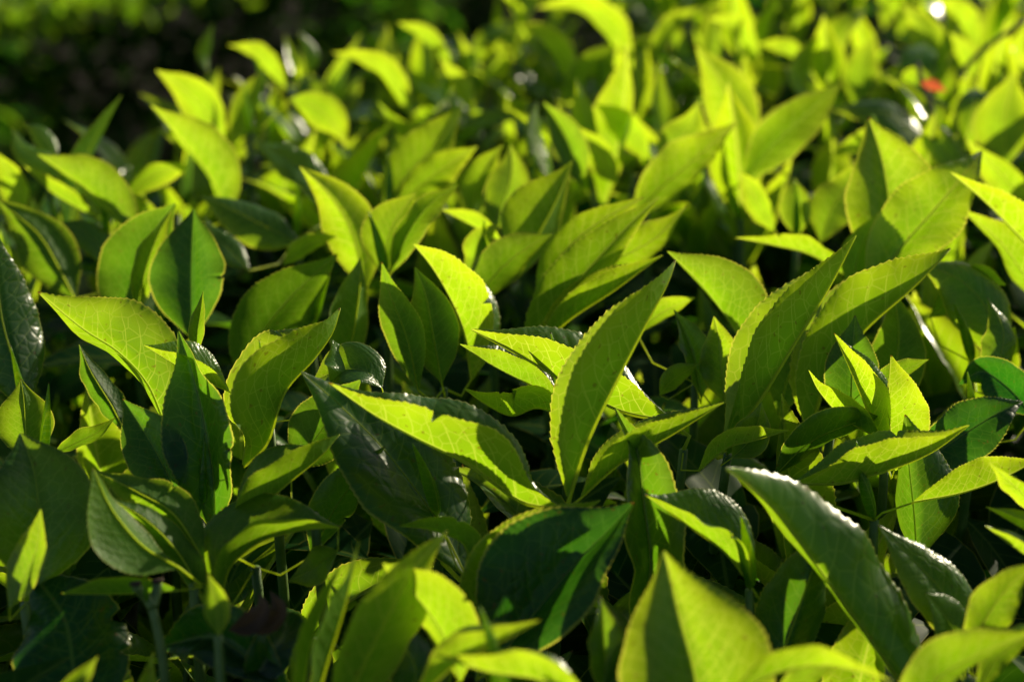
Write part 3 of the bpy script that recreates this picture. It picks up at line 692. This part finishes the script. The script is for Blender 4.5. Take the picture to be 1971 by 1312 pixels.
def right_pts(rg):
    y = rg.uniform(.35, 1.5); x = .34*y+.13+rg.uniform(0, .5)
    return np.array([x-.1, y-.8, .70+rg.uniform(0, .045)]), rg.uniform(.0, .9)
mass('unseen_young_foliage', right_pts, 900, 13, .066, bush, .2)  # hedge continued out of view on the right, added to shade the near leaves
# low edge of the hedge towards the path: hanging side foliage
def edge_pts(rg):
    t = rg.uniform(-.9, 2.2); o_ = rg.uniform(-.10, .05); z = .69-rg.uniform(0, 1)*.56
    p = E0+ED_*t+EN*(o_-.06*(.69-z)); return np.array([p[0]-.1, p[1]-.8, z]), rg.uniform(.6, 2.0)
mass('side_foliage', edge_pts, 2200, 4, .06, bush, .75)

# ------------------------------------------------------------------ next row beyond the path
Z2 = .535; G2 = -.22
def row2_top(rg):
    t = rg.uniform(-.8, 4.2); o_ = rg.uniform(1.05, 2.7); p = E0+ED_*t+EN*o_
    z = Z2-rg.uniform(0, 1)**2*.05+.012*math.sin(o_*9+t*4)
    return np.array([p[0], p[1], z]), rg.uniform(.1, .8)
def row2_side(rg):
    t = rg.uniform(-.8, 4.2); z = G2+.12+rg.uniform(0, 1)*(Z2-G2-.1); p = E0+ED_*t+EN*(1.08+rg.uniform(0, .14)+.08*math.sin(t*6))
    return np.array([p[0], p[1], z]), rg.uniform(.5, 1.9)
bush2 = thing('tea_bush', 'far blurred tea hedge across the dark path at upper left, sunlit only along its top', 'tea bush', (0, 0, 0))
mass('shoot_tips', row2_top, 24000, 6, .042, bush2, .62, 5, 1)
mass('side_foliage', row2_side, 20000, 7, .065, bush2, .95, 5, 1)
sp = []
for i in range(26):
    p = E0+ED_*rb.uniform(-2, 4.5)+EN*rb.uniform(1.25, 1.6); sp.append((p[0], p[1], G2))
branch_set(bush2, sp, (0, 0, 0), .35, 9)

# ------------------------------------------------------------------ ground: level under the hedge, falling away to the path and the next row
def ground():
    xs = np.r_[-120, -40, -12, np.linspace(-5, 5, 61), 12, 40, 120]; V = []; F = []
    for yv in xs:
        for xv in xs:
            o_ = off(xv, yv+2); k = min(1, max(0, (o_+.1)/.9)); k = k*k*(3-2*k)
            V.append((xv, yv+2, -.22*k-.03+.012*math.sin(xv*7.3)*math.sin(yv*6.1)))
    n = len(xs)
    for i in range(n-1):
        for j in range(n-1): F.append((i*n+j, i*n+j+1, (i+1)*n+j+1, (i+1)*n+j))
    o = link('ground', mesh_from('ground', V, F), None, M_SOIL); o['kind'] = 'structure'
ground()

# ------------------------------------------------------------------ small things
def twig(name, label, segs, rad, mat, cat='twig'):
    P0 = np.array(segs[0][0]); root = thing(name, label, cat, tuple(P0))
    for seg in segs:
        C, Ln = spline([np.array(p) for p in seg], 12); tv, tf = tube(C-P0, np.linspace(rad, rad*.8, 12), 8)
        link('branch', mesh_from('branch', tv, tf), root, mat)
    return root, P0
dj = depth_of(1120)
J = at(293, 1168, dj)
r, P0 = twig('plucked_twig', 'forked green tea twig with two cut ends at lower left', [[at(330, 1420, dj), at(312, 1260, dj), J], [J, at(282, 1150, dj), at(261, 1128, dj-.002)], [J, at(299, 1145, dj+.002), at(304, 1122, dj+.003)]], .0014, M_STEM)
for p in ((261, 1126, dj-.002), (304, 1121, dj+.003)):
    C = [at(*p), at(p[0]-1, p[1]-7, p[2])]; C, _ = spline(C, 4); tv, tf = tube(C-P0, .0014, 8); link('cut_end', mesh_from('cut_end', tv, tf), r, M_DRY)
bo = link('bud', BUD, r, M_LEAF); bo.color = (.1, 0, 0, 1); bo.location = at(284, 1158, dj-.002)-P0; bo.scale = (.35, .35, .35); bo.rotation_euler = (.1, -.2, 1)
# closed leaf bud on its own twig
db = depth_of(1170); B0 = at(420, 1222, db)
r, P0 = twig('leaf_bud_twig', 'small closed pointed leaf bud on a thin twig at lower left', [[at(432, 1420, db), at(424, 1300, db), B0]], .0014, M_STEM)
Vv, F, UV, ED, A = None, None, None, None, None
def small_leaf(pts, d, wl, wr, sl, sr, age_shade, root, org, name='leaf', mat=None, dz=None, **kw):
    P = [at(u, v, d+(dz[i] if dz else 0)) for i, (u, v) in enumerate(pts)]
    C, Ln = spline(P, 60); T = tangents(C); V = unit(C-CAM); V = unit(V-T*(V*T).sum(1, keepdims=True)); R = np.cross(V, T); ppm = FPX/d
    Wh = max(.2*Ln, wl/ppm, wr/ppm)
    Vv, F, UV, ED, A = blade(C, Ln, R, V, math.acos(wr/ppm/Wh)*sr, math.acos(wl/ppm/Wh)*sl, Wh, teeth=kw.pop('teeth', 20), nc=5, rng=random.Random(int(pts[0][0])), **kw)
    o = link(name, mesh_from(name, np.asarray(Vv)-org, F, UV, ED), root, mat or M_LEAF); o.color = (age_shade, 0, 0, 1); return o
small_leaf([(420,1222),(419,1185),(412,1145),(401,1104)], db, 22, 22, 1, 1, .3, r, P0, 'outer_bud_leaf', curl=1.1, tamp=.002, teeth=.01, face=0)
small_leaf([(422,1222),(421,1185),(415,1145),(403,1106)], db+.004, 20, 20, -1, -1, .3, r, P0, 'inner_bud_leaf', curl=.6, tamp=.002, teeth=.01)
# dry curled leaves
P0 = at(470, 1215, db); r = thing('dry_leaf', 'brown curled dead leaf with two points beside the closed bud', 'dead leaf', tuple(P0))
small_leaf([(440,1212),(480,1200),(505,1170),(500,1140)], db+.006, 18, 16, -1, -1, 1, r, P0, 'blade', M_DRY, curl=.9, tamp=.02)
small_leaf([(470,1210),(515,1195),(535,1170),(520,1136)], db+.009, 14, 16, -1, -1, 1, r, P0, 'blade', M_DRY, curl=.9, tamp=.02)
# old dull leaves low at lower left
for pts, vv, wl, wr, lab, dz in (
    ([(160,1420),(142,1290),(122,1185),(58,1098)], 1120, 118, 118, 'large dull blue-green old leaf with a torn right edge at the lower left corner', (0, .01, .02, .035)),
    ([(560,1330),(470,1260),(400,1225),(300,1245)], 1130, 46, 60, 'dull old leaf lying low at the bottom left of the closed bud', (0, .01, .02, .03)),
    ([(470,1330),(520,1260),(550,1210),(540,1180)], 1110, 40, 40, 'dark old leaf hanging below the brown curled leaf', (0, .0, .01, .02)),
    ([(90,1360),(140,1320),(165,1292),(189,1261)], 1240, 16, 20, 'small bright green leaf tip poking up at the bottom left edge', (0, 0, 0, 0))):
    d = depth_of(vv); P0 = at(pts[0][0], pts[0][1], d); r = thing('tea_leaf', lab, 'leaf', tuple(P0))
    bright = 'bright' in lab
    small_leaf(pts, d, wl, wr, -1, -1, .25 if bright else 1.0, r, P0, 'blade', None, dz, face=1, curl=.2, tear=None if bright else (1, .55, .35))
    C, _ = spline([at(pts[0][0], pts[0][1], d), at(pts[0][0], pts[0][1], d)+np.array([0, .005, -.05])], 6); tv, tf = tube(C-P0, .0011, 6); link('stalk', mesh_from('stalk', tv, tf), r, M_STEM)
# red leaf on a bare twig at upper right
dr = depth_of(300)
r, P0 = twig('bare_twig', 'thin pale bare twig leaning across the blurred upper right', [[at(1800, 250, dr), at(1790, 200, dr), at(1775, 160, dr), at(1765, 120, dr)], [at(1850, 140, dr+.05), at(1900, 90, dr+.05), at(1975, 40, dr+.06)]], .0014, M_BARK)
P0 = at(1778, 165, dr); r = thing('red_leaf', 'small orange-red young leaf glowing among the blurred green at upper right', 'leaf', tuple(P0))
small_leaf([(1772,160),(1790,162),(1805,167),(1822,176)], dr-.004, 11, 11, -1, 1, 0, r, P0, 'blade', M_RED)
